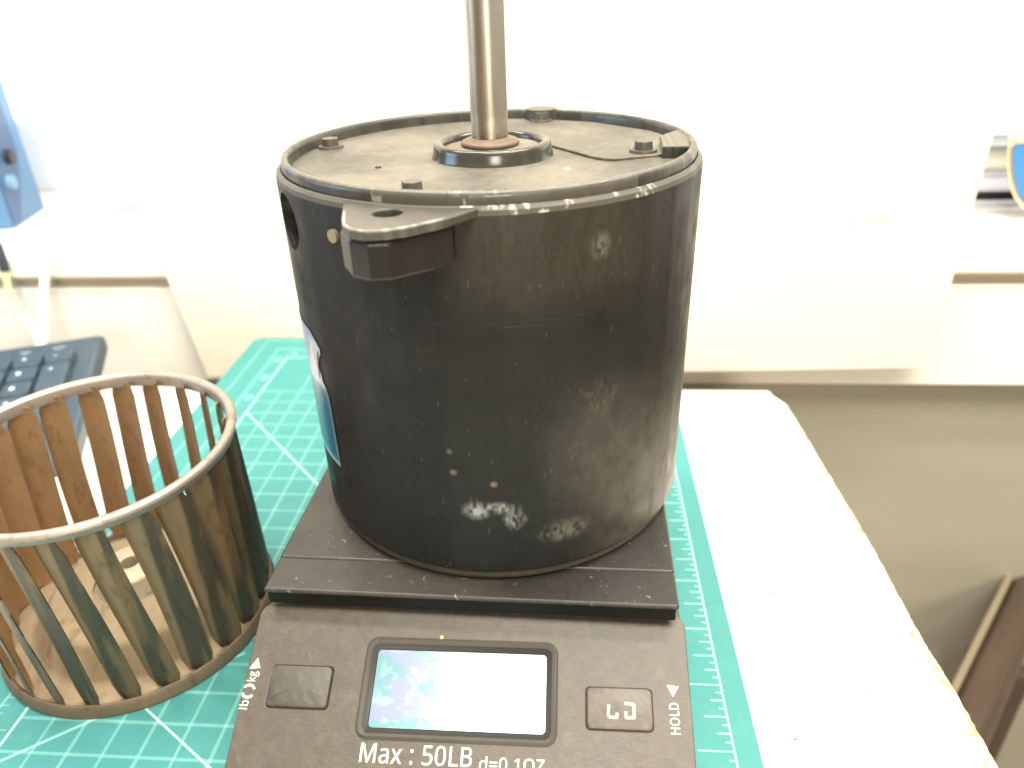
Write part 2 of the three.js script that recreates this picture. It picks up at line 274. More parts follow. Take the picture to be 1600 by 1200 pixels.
  part('display_recess', loft([ring(0.0598, 0.0276, 0.0024, -0.00005), ring(0.0582, 0.0262, 0.0022, -0.0008), ring(0.0566, 0.0246, 0.0018, -0.0012), ring(0.0558, 0.0236, 0.0016, -0.0022)]), phys([0.030, 0.028, 0.025], 0.5), sc, at, tilt);
  const lcd = tex(512, 256, (u, v) => { const a = fbm(u * 6 + v * 2, v * 4, 41), b = fbm(u * 24, v * 12, 52, 3), s = ss(0.30, 0.10, u); const base = mix([0.19, 0.40, 0.44], [0.33, 0.36, 0.74], ss(0.40, 0.58, a)); return mix(base, [0.62, 0.74, 0.76], ss(0.50, 0.75, b) * 0.4 * (1 - 0.3 * s)); });
  const dg = new THREE.ExtrudeGeometry(shapeOf(rr(0.0561, 0.0239, 0.0013, FX, FY)), { depth: 0.0006, bevelEnabled: false }).translate(0, 0, -0.0021);
  setUV(dg, (x, y) => [(x - FX) / 0.0561 + 0.5, (y - FY) / 0.0239 + 0.5]);
  part('display', dg, phys([0.5, 0.55, 0.55], 0.2, { map: lcd, emissive: col(1, 1, 1), emissiveMap: lcd, emissiveIntensity: 0.36, clearcoat: 1, clearcoatRoughness: 0.09 }), sc, at, tilt);
  // two buttons
  const button = (cx, cy, w, h, glyph) => {
    const R = (k, r, z) => rr(w - k, h - k, r, cx, cy, 5).map(([x, y]) => [x, y, z]);
    const g = loft([R(0, 0.0015, -0.004), R(0, 0.0015, 0.0002), R(0.0006, 0.0015, 0.0009), R(0.0016, 0.0012, 0.0012), R(0.0020, 0.0011, 0.00121), R(0.006, 0.0010, 0.0012)], false, true);
    setUV(g, (x, y) => [(x - cx) / w + 0.5, (y - cy) / h + 0.5]);
    const map = canvasTex(320, 200, (c) => {
      c.fillStyle = glyph ? 'rgb(84,77,68)' : 'rgb(60,56,50)'; c.fillRect(0, 0, 320, 200);
      for (let i = 0; i < 260; i++) { c.fillStyle = rnd() < 0.5 ? 'rgba(130,116,96,0.06)' : 'rgba(20,20,18,0.05)'; c.beginPath(); const r = 4 + rnd() * 26; c.ellipse(rnd() * 320, rnd() * 200, r, r * 0.5, 0.8, 0, 7); c.fill(); }
      if (glyph) { c.strokeStyle = 'rgb(178,169,148)'; c.lineWidth = 15; c.lineJoin = 'round'; for (const x of [106, 186]) { if (x < 150) { c.beginPath(); c.moveTo(x + 4, 84); c.lineTo(x, 126); c.quadraticCurveTo(x, 142, x + 14, 142); c.lineTo(x + 40, 142); c.lineTo(x + 44, 120); c.stroke(); continue; } c.beginPath(); c.moveTo(x, 74); c.lineTo(x + 44, 78); c.lineTo(x + 44, 140); c.lineTo(x + 6, 142); c.lineTo(x + 4, 112); c.stroke(); continue; c.beginPath(); c.moveTo(x + 40, 76); c.lineTo(x + 6, 76); c.quadraticCurveTo(x - 2, 76, x - 2, 90); c.lineTo(x - 2, 128); c.quadraticCurveTo(x - 2, 140, x + 8, 140); c.lineTo(x + 42, 140); if (x > 150) c.lineTo(x + 42, 108), c.lineTo(x + 16, 108); c.stroke(); } }
    });
    part('button', g, phys(null, 0.38, { map, bumpMap: grain, bumpScale: 0.00005 }), sc, at, tilt);
  };
  button(-0.0533, -0.0273, 0.0204, 0.0130, false);
  button(0.0497, -0.0303, 0.0206, 0.0124, true);
}

// ---------------------------------------------------------------- blower motor
{
  const mo = thing('blower_motor', 'heavy black cylindrical motor with upright steel shaft standing on the scale', 'motor', [-0.0271, 0.0613, -0.2552]);
  mo.rotation.set(-0.003, 0, -0.001);
  const H = 0.1275;
  const T = (u) => (u - 0.5) * 360;                                  // degrees from the front
  const blob = (a, y, ca, cy, wa, wy) => ss(1, 0.15, Math.hypot((a - ca) / wa, (y - cy) / wy));
  const flecks = []; for (let i = 0; i < 190; i++) flecks.push([-60 + rnd() * 130, rnd() * 126, 0.10 + rnd() * 0.22, 0.4 + rnd() * rnd() * 2.2, rnd()]);
  const bins = {}; for (const f of flecks) for (let k = -1; k <= 1; k++) (bins[Math.floor(f[0] / 4) + k] ??= []).push(f);
  const shellMap = tex(2048, 768, (u, v) => {
    const a = T(u), y = v * H * 1000, x = a * 1.222;
    const n = fbm(x * 0.06, y * 0.06, 61), m = fbm(x * 0.35, y * 0.22, 62), f = fbm(x * 1.6, y * 0.8, 63, 3);
    let c = mix([0.0075, 0.0074, 0.007], [0.019, 0.018, 0.0155], 0.5 * n + 0.3 * m + 0.2 * f);
    // brownish tone in the upper right; pale dust and painted sheen at the lower right
    const up = ss(88, 110, y) * ss(-12, 6, a) * ss(60, 30, a);
    c = mix(c, [0.060, 0.052, 0.036], 0.6 * up * (0.35 + 0.65 * fbm(x * 0.9, y * 0.28, 66, 3)));
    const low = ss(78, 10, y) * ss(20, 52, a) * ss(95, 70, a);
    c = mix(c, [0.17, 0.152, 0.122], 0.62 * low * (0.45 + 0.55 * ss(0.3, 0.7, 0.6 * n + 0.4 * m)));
    const mid = blob(a, y, 33, 48, 22, 34); c = mix(c, [0.10, 0.09, 0.072], 0.45 * mid * (0.4 + 0.6 * m));
    // scuffs and smudges
    const w = 0.25 + 0.9 * fbm(x * 0.9, y * 0.5, 70, 3), s1 = Math.max(blob(a, y, -1.5, 30, 5, 4.5), blob(a, y, 4, 31, 6, 3.2), blob(a, y, 8.5, 27, 4, 6));
    c = mix(c, [0.42, 0.42, 0.42], 0.85 * s1 * ss(0.38, 1.1, w));
    c = mix(c, [0.30, 0.28, 0.23], 0.45 * blob(a, y, 22, 19, 10, 6) * ss(0.35, 1.1, w));
    c = mix(c, [0.30, 0.28, 0.25], 0.32 * blob(a, y, 30.5, 113.5, 3.6, 5.5) * ss(0.35, 0.95, w));
    c = mix(c, [0.16, 0.145, 0.115], 0.22 * blob(a, y, 32, 66, 9, 9) * ss(0.6, 0.9, w));
    c = mix(c, [0.26, 0.18, 0.10], 0.7 * blob(a, y, 3.4, 40.3, 1.4, 1.6)); c = mix(c, [0.24, 0.205, 0.165], 0.5 * blob(a, y, -6.8, 44.4, 1.4, 1.6)); c = mix(c, [0.22, 0.19, 0.15], 0.4 * blob(a, y, -7.4, 52, 1.1, 1.6));
    for (const q of bins[Math.floor(a / 4)] ?? []) { const k = blob(a, y, q[0] + (y - q[1]) * 0.12, q[1], q[2], q[3]); if (k > 0) c = mix(c, q[4] < 0.3 ? [0.30, 0.22, 0.12] : [0.30, 0.28, 0.24], 0.17 * k); }
    // worn shoulder: specular glints painted as pale patches along the top edge
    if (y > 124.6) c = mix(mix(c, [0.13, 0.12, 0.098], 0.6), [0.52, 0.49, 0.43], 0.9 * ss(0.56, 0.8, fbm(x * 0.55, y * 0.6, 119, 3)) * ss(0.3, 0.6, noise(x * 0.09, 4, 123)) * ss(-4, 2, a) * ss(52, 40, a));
    if (y < 4.2 && y > 0.5) c = mix(c, [0.085, 0.075, 0.052], 0.5 + 0.3 * fbm(x * 0.4, 5, 121, 3));
    // dark groove line across the front
    const g = Math.abs(y - 93.9) < 0.5 && a > -9 && a < 31 ? 1 - Math.abs(y - 93.9) / 0.5 : 0; c = mix(c, [0.010, 0.010, 0.010], 0.8 * g);
    return c;
  });
  const shellBump = tex(1024, 384, (u, v) => { const a = T(u), y = v * H * 1000; let b = 0.6 + 0.25 * fbm(a * 0.4, y * 0.4, 80, 4) + 0.1 * noise(a * 3, y * 3, 81); if (a > -9 && a < 31) b -= 0.5 * Math.max(0, 1 - Math.abs(y - 93.9) / 0.7); return b; }, false);
  const shellRough = tex(512, 256, (u, v) => 0.30 + 0.32 * fbm(u * 60, v * 18, 90), false);
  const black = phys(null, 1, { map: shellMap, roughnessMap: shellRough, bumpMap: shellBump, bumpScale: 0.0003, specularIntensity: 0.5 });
  let g = lathe([[0.0655, 0.003], [0.0655, 0.0], [0.0672, 0.0], [0.0686, 0.0007], [0.0690, 0.0018], [0.0688, 0.0031], [0.0684, 0.0034], [0.0694, 0.0040], [0.07, 0.005], [0.07, 0.030], [0.07, 0.060], [0.07, 0.095], [0.07, 0.1245], [0.0697, 0.1260], [0.0690, 0.1268], [0.0683, 0.1270], [0.0680, 0.1262], [0.0665, 0.1262], [0.0665, 0.06], [0.0655, 0.003]], 160);
  setUV(g, (x, y, z, i) => [g.attributes.uv.getX(i), y / H]);
  const vol = (q) => { const p = q.attributes.position, ix = q.index; let v = 0; const A = new THREE.Vector3(), B = new THREE.Vector3(), C = new THREE.Vector3(); for (let i = 0; i < ix.count; i += 3) { A.fromBufferAttribute(p, ix.getX(i)); B.fromBufferAttribute(p, ix.getX(i + 1)); C.fromBufferAttribute(p, ix.getX(i + 2)); v += A.dot(B.cross(C)); } return v; };
  if (vol(g) < 0) { const ix = g.index; for (let i = 0; i < ix.count; i += 3) { const t = ix.getX(i); ix.setX(i, ix.getX(i + 1)); ix.setX(i + 1, t); } g.computeVertexNormals(); }
  const shell = new Brush(g); shell.updateMatrixWorld();
  const drill = new Brush(new THREE.CylinderGeometry(0.0088, 0.0088, 0.02, 40).rotateX(Math.PI / 2).translate(0, 0.1145, 0.07).rotateY(-57 * D)); drill.updateMatrixWorld();
  const ev = new Evaluator(); ev.useGroups = false; ev.attributes = ['position', 'normal', 'uv'];
  const cut = ev.evaluate(shell, drill, SUBTRACTION).geometry;
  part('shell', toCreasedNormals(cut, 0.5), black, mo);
  part('winding', lathe([[0.045, 0.006], [0.060, 0.008], [0.061, 0.112], [0.05, 0.122]], 48), std([0.075, 0.045, 0.028], 0.55), mo);
  part('bottom_plate', lathe([[0.0001, 0.0012], [0.0655, 0.0012], [0.0655, 0.0035], [0.0001, 0.0035]], 64), std([0.02, 0.02, 0.02], 0.6), mo);

  // end plate with raised lip
  const tan = tex(1024, 1024, (u, v) => {
    const n = fbm(u * 6, v * 6, 101), f = fbm(u * 70, v * 70, 103, 3), r = Math.hypot(u - 0.5, v - 0.5);
    let c = mix([0.050, 0.046, 0.038], [0.130, 0.118, 0.090], ss(0.2, 0.8, 0.7 * n + 0.3 * f));
    return mix(c, [0.20, 0.11, 0.05], 0.12 * ss(0.62, 0.8, fbm(u * 16, v * 16, 104)) + 0.25 * ss(0.43, 0.47, r) * ss(0.45, 0.7, n));
  });
  const planUV = (q) => setUV(q, (x, y, z) => [x / 0.14 + 0.5, z / 0.14 + 0.5]);
  const dusty = phys(null, 0.55, { map: tan, bumpMap: tan, bumpScale: 0.0002 });
  const lipM = phys(null, 1, { map: tex(2048, 32, (u, v) => { const c = mix([0.036, 0.034, 0.030], [0.056, 0.052, 0.043], ss(0.4, 0.8, fbm(u * 120, v * 2, 110))), a = T(u), on = v > 0.16 && v < 0.52 && a > -22 && a < 42; return on ? mix(mix(c, [0.13, 0.12, 0.098], 0.45), [0.52, 0.50, 0.44], ss(0.60, 0.86, fbm(u * 260, v * 5, 118, 3)) * ss(0.35, 0.6, noise(u * 45, 2, 117))) : mix(c, [0.12, 0.108, 0.085], on ? 0 : 0.5 * ss(0.25, 0.45, v) * ss(60, 30, Math.abs(a))); }), roughnessMap: tex(1024, 16, (u) => 0.22 + 0.22 * noise(u * 190, 1, 111), false), bumpMap: tex(1024, 16, (u) => fbm(u * 260, 1, 112), false), bumpScale: 0.0001 });  // pale patches at the front paint the glints on the worn lip
  part('end_plate', planUV(lathe([[0.0060, 0.1258], [0.0200, 0.1262], [0.0655, 0.1262]], 128)), dusty, mo);
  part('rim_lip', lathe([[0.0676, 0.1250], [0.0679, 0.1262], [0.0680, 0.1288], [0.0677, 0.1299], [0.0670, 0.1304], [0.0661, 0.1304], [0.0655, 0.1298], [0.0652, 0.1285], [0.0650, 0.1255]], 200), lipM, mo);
  // raised web in the back right with a casting boss at the rim
  const web = new THREE.ExtrudeGeometry(shapeOf([[0.019, 0.0095], [0.0215, 0.0075], [0.034, -0.0105], [0.0375, -0.0138], [0.041, -0.0148], [0.0565, -0.0090], [0.0615, -0.0060], [0.0635, 0.014], [0.056, 0.031], [0.036, 0.0512], [0.012, 0.0620], [-0.004, 0.0628], [-0.004, 0.02], [0.01, 0.017]]), { depth: 0.0011, bevelEnabled: true, bevelSize: 0.0005, bevelThickness: 0.0004, bevelSegments: 3 });
  web.rotateX(-Math.PI / 2).translate(0, 0.1256, 0);
  part('web', planUV(web), dusty, mo);
  const boss = new THREE.ExtrudeGeometry(shapeOf([[0.0565, -0.012], [0.0575, 0.006], [0.0645, 0.0165], [0.0662, 0.008], [0.0640, -0.012]]), { depth: 0.0033, bevelEnabled: true, bevelSize: 0.0005, bevelThickness: 0.0004, bevelSegments: 2 });
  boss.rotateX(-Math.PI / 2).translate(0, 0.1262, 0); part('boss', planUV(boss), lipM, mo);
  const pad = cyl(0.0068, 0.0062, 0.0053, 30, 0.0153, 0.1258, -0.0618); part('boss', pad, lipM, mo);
  // hub, bearing, shaft
  const hubM = phys(null, 0.2, { map: tex(512, 64, (u, v) => mix([0.028, 0.027, 0.024], [0.055, 0.050, 0.041], fbm(u * 40, v * 4, 120))), });
  part('bearing_hub', lathe([[0.0205, 0.1260], [0.0200, 0.1270], [0.0196, 0.1290], [0.0194, 0.1302], [0.0188, 0.1309], [0.0176, 0.1311], [0.0166, 0.1307], [0.0161, 0.1297], [0.0160, 0.1285]], 96), hubM, mo, [0.0012, 0, 0.0022]);
  const rustDust = phys(null, 0.7, { map: tex(256, 256, (u, v) => mix([0.14, 0.124, 0.095], [0.19, 0.11, 0.06], ss(0.45, 0.75, fbm(u * 14, v * 14, 131)))) });
  part('bearing', planUV(lathe([[0.006, 0.1292], [0.0102, 0.1291], [0.0105, 0.1287], [0.0160, 0.1288]], 64)), rustDust, mo, [0.0008, 0, 0.0015]);
  const rust = phys(null, 0.6, { map: tex(256, 128, (u, v) => mix([0.19, 0.145, 0.105], [0.085, 0.052, 0.034], fbm(u * 20, v * 14, 133))), metalness: 0.3 });
  part('slinger', lathe([[0.0060, 0.1318], [0.0072, 0.1316], [0.0092, 0.1308], [0.0098, 0.1300], [0.0094, 0.1290], [0.006, 0.1288]], 48), rust, mo, [0.0004, 0, 0.0008]);
  const steel = tex(512, 1024, (u, v) => { const n = fbm(u * 10, v * 30, 140), r = ss(0.16, 0.02, v) * 0.75 + 0.25 * ss(0.60, 0.78, fbm(u * 9, v * 16, 143)); const q = ss(0.075, 0.02, Math.abs(u - 0.43 + 0.02 * (fbm(3, v * 12, 147) - 0.5))); return mix(mix(mix([0.62, 0.58, 0.51], [0.48, 0.44, 0.38], n), [0.34, 0.24, 0.16], 0.65 * q), [0.24, 0.14, 0.08], r * (0.4 + 0.6 * fbm(u * 22, v * 40, 144))); });  // brown band left of centre paints a dark reflection; the rest is rust
  const shaftG = lathe([[0.0060, 0.1280], [0.00605, 0.1400], [0.0062, 0.1405], [0.0062, 0.2190], [0.0056, 0.2200], [0.0001, 0.2200]], 64);
  // a flat is ground along one side of the shaft
  { const p = shaftG.attributes.position, a = 50 * D, nx = Math.sin(a), nz = Math.cos(a); for (let i = 0; i < p.count; i++) if (p.getY(i) > 0.1388) { const d = p.getX(i) * nx + p.getZ(i) * nz; if (d > 0.0054) { p.setX(i, p.getX(i) - (d - 0.0054) * nx); p.setZ(i, p.getZ(i) - (d - 0.0054) * nz); } } }
  part('shaft', toCreasedNormals(shaftG, 0.35), phys(null, 0.38, { map: steel, metalness: 0.95, anisotropy: 0.8, anisotropyRotation: Math.PI / 2, roughnessMap: tex(128, 512, (u, v) => 0.75 + 0.5 * fbm(u * 8, v * 40, 146), false) }), mo, [0.0003, 0, 0]);
  // bolts
  for (const [x, z, turn] of [[-0.0585, -0.0135, 0.2], [0.0153, -0.0560, 0.5], [0.0506, 0.0060, 0.1], [-0.0176, 0.0470, 0.4]]) {
    const b = part('bolt', [cyl(0.0046, 0.0044, 0.0010, 28), new THREE.CylinderGeometry(0.0030, 0.0032, 0.0026, 6).translate(0, 0.0022, 0)], phys([0.085, 0.078, 0.064], 0.5, { metalness: 0.3 }), mo, [x, z < -0.05 ? 0.1268 : 0.1261, z]); b.rotation.y = turn;
    if (x > 0.04) b.position.y = 0.1270; if (z > 0.04) b.position.y = 0.1249;
  }
  for (const [x, z] of [[-0.0337, 0.0195], [0.026, 0.0261]]) part('punch_mark', cyl(0.0011, 0.0009, 0.0005, 14, x, 0.1261, z), std(x < 0 ? [0.02, 0.02, 0.02] : [0.35, 0.32, 0.26], 0.5), mo);
  // mounting lug standing out of the front left
  const lug = shapeOf([[-0.0372, -0.0560], [-0.0345, -0.0640], [-0.0305, -0.0800], [-0.0290, -0.0850], [-0.0262, -0.0888], [-0.0225, -0.0903], [-0.0180, -0.0896], [-0.0130, -0.0872], [-0.0050, -0.0805], [0.0040, -0.0690], [0.0020, -0.0640], [-0.02, -0.060]]);
  lug.holes.push(new THREE.Path().absellipse(-0.0204, -0.0752, 0.0043, 0.0043, 0, Math.PI * 2, true));
  const lugG = new THREE.ExtrudeGeometry(lug, { depth: 0.0014, bevelEnabled: true, bevelSize: 0.0005, bevelThickness: 0.0006, bevelSegments: 3, curveSegments: 30 });
  lugG.rotateX(-Math.PI / 2).translate(0.0014, 0.1247, -0.0024);
  const under = new THREE.ExtrudeGeometry(shapeOf([[-0.0345, -0.0560], [-0.0308, -0.0800], [-0.0268, -0.0870], [-0.0224, -0.0890], [-0.0178, -0.0884], [-0.0090, -0.0815], [-0.0050, -0.0770], [-0.0050, -0.062], [-0.018, -0.058]]), { depth: 0.0080, bevelEnabled: true, bevelSize: 0.0010, bevelThickness: 0.0012, bevelSegments: 3 });
  under.rotateX(-Math.PI / 2).translate(0.0014, 0.1146, -0.0024);
  const lugHoleDark = cyl(0.0043, 0.0043, 0.0009, 26, -0.0190, 0.1236, 0.0728);
  const lugPts = lug.getPoints(), lugUV = (q) => setUV(q, (x, y, z) => [(x + 0.045) / 0.06, (z - 0.045) / 0.05]);
  const edgeDist = (x, z) => { let d = 1; for (let i = 1; i < lugPts.length; i++) { const p = lugPts[i - 1], q = lugPts[i], ex = q.x - p.x, ey = q.y - p.y, t = Math.min(1, Math.max(0, ((x - p.x) * ex + (-z - p.y) * ey) / (ex * ex + ey * ey + 1e-12))); d = Math.min(d, Math.hypot(x - p.x - t * ex, -z - p.y - t * ey)); } return d; };
  const lugMap = tex(512, 512, (u, v) => { const x = u * 0.06 - 0.045, z = v * 0.05 + 0.045, c = mix([0.034, 0.031, 0.026], [0.066, 0.060, 0.048], fbm(u * 12, v * 12, 150)), w = ss(0.0007, -0.0002, edgeDist(x - 0.0014, z + 0.0024)); return z > 0.070 && x < -0.004 ? mix(c, [0.46, 0.43, 0.37], w * (0.30 + 0.70 * ss(0.4, 0.75, fbm(u * 26, v * 26, 152)))) : c; });  // pale edge line paints the glint along the worn lug front
  const lu = part('mounting_lug', lugUV(lugG), phys(null, 0.4, { map: lugMap }), mo);
  part('lug_block', planUV(under), phys(null, 0.34, { map: tex(512, 512, (u, v) => mix([0.006, 0.0055, 0.005], [0.020, 0.017, 0.014], fbm(u * 26, v * 26, 153))), bumpMap: shellBump, bumpScale: 0.0002 }), lu);  // coloured darker than the lug top, so its front shade is painted in
  part('screw_hole', lugHoleDark, std([0.008, 0.008, 0.008], 0.7), lu);
  const scr = part('screw', [new THREE.CylinderGeometry(0.0019, 0.0019, 0.002, 18).rotateX(Math.PI / 2)], std([0.30, 0.25, 0.16], 0.4, { metalness: 0.6 }), mo, [Math.sin(-32.9 * D) * 0.0702, 0.1165, Math.cos(-32.9 * D) * 0.0702]); scr.rotation.y = -32.9 * D;
  // torn label on the left side
  const LP = [], LI = [], LU = []; const N = 40, M = 24;
  for (let j = 0; j <= M; j++) for (let i = 0; i <= N; i++) {
    const v = j / M, y = 30.0 + v * 49.5; let right = -47.6 - 1.0 * ss(50, 80, y); if (y > 60) right -= 4.2 * ss(60, 62.5, y) * ss(74, 69, y) * (0.5 + 0.5 * noise(y * 0.6, 3, 5)) ; if (y > 76) right -= (y - 76) * 1.6;
    const a = (right - (1 - i / N) * 62) * D; LP.push(Math.sin(a) * 0.07025, y / 1000, Math.cos(a) * 0.07025); LU.push((a / D + 108) / 63, v);
  }
  for (let j = 0; j < M; j++) for (let i = 0; i < N; i++) { const a = j * (N + 1) + i; LI.push(a, a + 1, a + N + 1, a + 1, a + N + 2, a + N + 1); }
  const lg = new THREE.BufferGeometry(); lg.setAttribute('position', new THREE.Float32BufferAttribute(LP, 3)); lg.setAttribute('uv', new THREE.Float32BufferAttribute(LU, 2)); lg.setIndex(LI); lg.computeVertexNormals();
  const lm = canvasTex(512, 400, (c) => {
    c.fillStyle = 'rgb(150,168,190)'; c.fillRect(0, 0, 512, 400);
    c.fillStyle = 'rgb(70,120,130)'; c.fillRect(0, 160, 488, 226); c.fillStyle = 'rgb(40,92,120)'; c.fillRect(0, 176, 476, 196);  // teal field paints the mat mirrored in the sticker
    c.fillStyle = 'rgb(186,190,204)'; c.fillRect(420, 20, 92, 130); c.fillStyle = 'rgb(72,74,78)'; c.beginPath(); c.ellipse(462, 90, 9, 46, 0.2, 0, 7); c.fill(); c.fillStyle = 'rgb(190,170,130)'; c.beginPath(); c.ellipse(440, 66, 9, 22, 0.1, 0, 7); c.fill();
    c.fillStyle = 'rgb(150,160,196)'; c.fillRect(300, 0, 212, 22);
    c.fillStyle = 'rgba(200,170,130,0.5)'; c.fillRect(500, 0, 12, 400);
  });
  part('label_sticker', lg, phys(null, 0.28, { map: lm, side: THREE.DoubleSide, metalness: 0.25 }), mo);
}

// ---------------------------------------------------------------- squirrel cage blower wheel
{
  const R = 0.0543, H = 0.0893;
  const wh = thing('squirrel_cage_fan', 'rusty round squirrel cage fan wheel lying beside the scale', 'fan wheel', [-0.1823, 0.0027, -0.2238]);
  wh.rotation.set(0.0206, 0, -0.0113);
  const rustTex = (a, b, s, dark) => tex(512, 512, (u, v) => { const n = fbm(u * 9, v * 7, s), f = fbm(u * 60, v * 40, s + 2, 3); let c = mix(a, b, 0.55 * n + 0.45 * f); return mix(c, dark, 0.6 * ss(0.62, 0.8, fbm(u * 22, v * 12, s + 5))); });
  const M = (map, r = 0.52, me = 0.35) => phys(null, r, { map, metalness: me, bumpMap: map, bumpScale: 0.0003 });
  const two = (outA, outB, inA, inB, s, edge) => tex(512, 512, (u, v) => {   // lower half: outer face with a tan stripe along one side, upper half: inner face
    const out = v < 0.5, n = fbm(u * 12, v * 30, s), f = fbm(u * 110, v * 130, s + 2, 3);
    let c = out ? mix(outA, outB, 0.5 * n + 0.5 * f) : mix(inA, inB, 0.5 * n + 0.5 * f);
    if (out && edge) c = mix(c, edge, ss(0.250, 0.232, v + 0.018 * (n - 0.5)) * 0.9);
    c = mix(c, [0.25, 0.15, 0.07], 0.5 * ss(0.45, 0.75, fbm(u * 7, v * 26, s + 8)));
    return mix(c, c.map((x) => x * 0.45), 0.5 * ss(0.6, 0.8, fbm(u * 34, v * 44, s + 5)));
  });
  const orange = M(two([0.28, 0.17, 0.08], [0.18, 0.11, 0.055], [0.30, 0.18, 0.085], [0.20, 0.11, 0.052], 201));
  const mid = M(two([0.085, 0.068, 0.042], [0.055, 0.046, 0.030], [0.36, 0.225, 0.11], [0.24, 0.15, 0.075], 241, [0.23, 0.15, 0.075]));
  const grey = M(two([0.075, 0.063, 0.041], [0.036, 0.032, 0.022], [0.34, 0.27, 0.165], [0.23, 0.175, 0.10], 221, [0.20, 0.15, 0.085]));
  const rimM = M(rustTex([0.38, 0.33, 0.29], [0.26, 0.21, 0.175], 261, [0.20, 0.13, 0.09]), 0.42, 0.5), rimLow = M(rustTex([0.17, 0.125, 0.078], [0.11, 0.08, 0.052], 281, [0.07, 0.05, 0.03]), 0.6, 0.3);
  const rep = (g, k, q) => setUV(g, (x, y, z, i) => [g.attributes.uv.getX(i) * k, y * q]);
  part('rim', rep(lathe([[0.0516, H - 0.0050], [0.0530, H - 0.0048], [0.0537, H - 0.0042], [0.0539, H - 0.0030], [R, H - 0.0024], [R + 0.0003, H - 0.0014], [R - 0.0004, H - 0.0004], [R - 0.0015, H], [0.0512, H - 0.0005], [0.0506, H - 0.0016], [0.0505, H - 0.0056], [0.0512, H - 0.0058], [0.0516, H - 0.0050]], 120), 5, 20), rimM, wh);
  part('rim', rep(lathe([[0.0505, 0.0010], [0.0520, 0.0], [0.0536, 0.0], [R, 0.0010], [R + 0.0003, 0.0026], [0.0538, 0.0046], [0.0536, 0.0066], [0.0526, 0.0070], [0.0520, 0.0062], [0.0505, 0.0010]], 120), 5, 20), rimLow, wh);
  const plateM = M(rustTex([0.30, 0.235, 0.15], [0.20, 0.15, 0.092], 291, [0.13, 0.09, 0.05]), 0.75);
  part('back_plate', setUV(lathe([[0.0520, 0.0040], [0.0440, 0.0042], [0.0405, 0.0058], [0.0345, 0.0150], [0.0315, 0.0168], [0.0180, 0.0178], [0.0160, 0.0190]], 96), (x, y, z) => [x * 9, z * 9]), plateM, wh);
  const hub = part('hub', lathe([[0.0165, 0.0176], [0.0140, 0.0190], [0.0125, 0.0260], [0.0110, 0.0276], [0.0042, 0.0282], [0.0036, 0.0276], [0.0035, 0.012]], 64), M(rustTex([0.42, 0.37, 0.28], [0.30, 0.25, 0.18], 301, [0.2, 0.15, 0.09]), 0.6, 0.3), wh);
  part('bore', cyl(0.0035, 0.0035, 0.0008, 32, 0, 0.0135, 0), std([0.012, 0.011, 0.010], 0.7), hub);
  // blade: curved strip, chord mostly tangential, skewed along its height, narrow at both ends
  const n = 24, NB = 8, MB = 14;
  const bladeGeo = (k) => {
    const outer = [], inner = [];
    for (let j = 0; j <= MB; j++) {
      const t = j / MB, y = 0.0050 + t * (H - 0.0085), tw = (t - 0.5) * -0.095 + 0.02 * Math.sin(t * 3 + k), end = Math.min(1, Math.min(t, 1 - t) / 0.12 + 0.72), ch = 0.0112 * end;
      for (const [arr, off] of [[outer, 0.00032], [inner, -0.00032]]) {
        const row = [];
        for (let i = 0; i <= NB; i++) {
          const s = i / NB - 0.5, tang = s * ch * 0.90, rad = 0.0506 + s * ch * 0.42 + 0.0012 * (1 - 4 * s * s) * end + off;
          const a = tang / 0.05 + tw; row.push([Math.sin(a) * rad, y, Math.cos(a) * rad]);
        }
        arr.push(row);
      }
    }
    return loft(outer.map((row, j) => [...row, ...inner[j].slice().reverse()]), true, true);
  };
  const variants = [0, 1, 2].map((k) => { const g = bladeGeo(k), nn = g.attributes.normal; return setUV(g, (x, y, z, i) => [y * 5 + k * 0.31, (nn.getX(i) * Math.sin(x / 0.05) + nn.getZ(i) * Math.cos(x / 0.05) > 0 ? 0.25 : 0.75) + x * 12]); });
  for (let i = 0; i < n; i++) {
    const th = i / n * Math.PI * 2 + 0.06;                            // 0 = front, growing to the right
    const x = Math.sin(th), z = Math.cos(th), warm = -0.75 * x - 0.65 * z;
    const b = part('blade', variants[i % 3], warm > 0.15 ? orange : warm > -0.35 ? mid : grey, wh); b.rotation.y = th;
  }
}

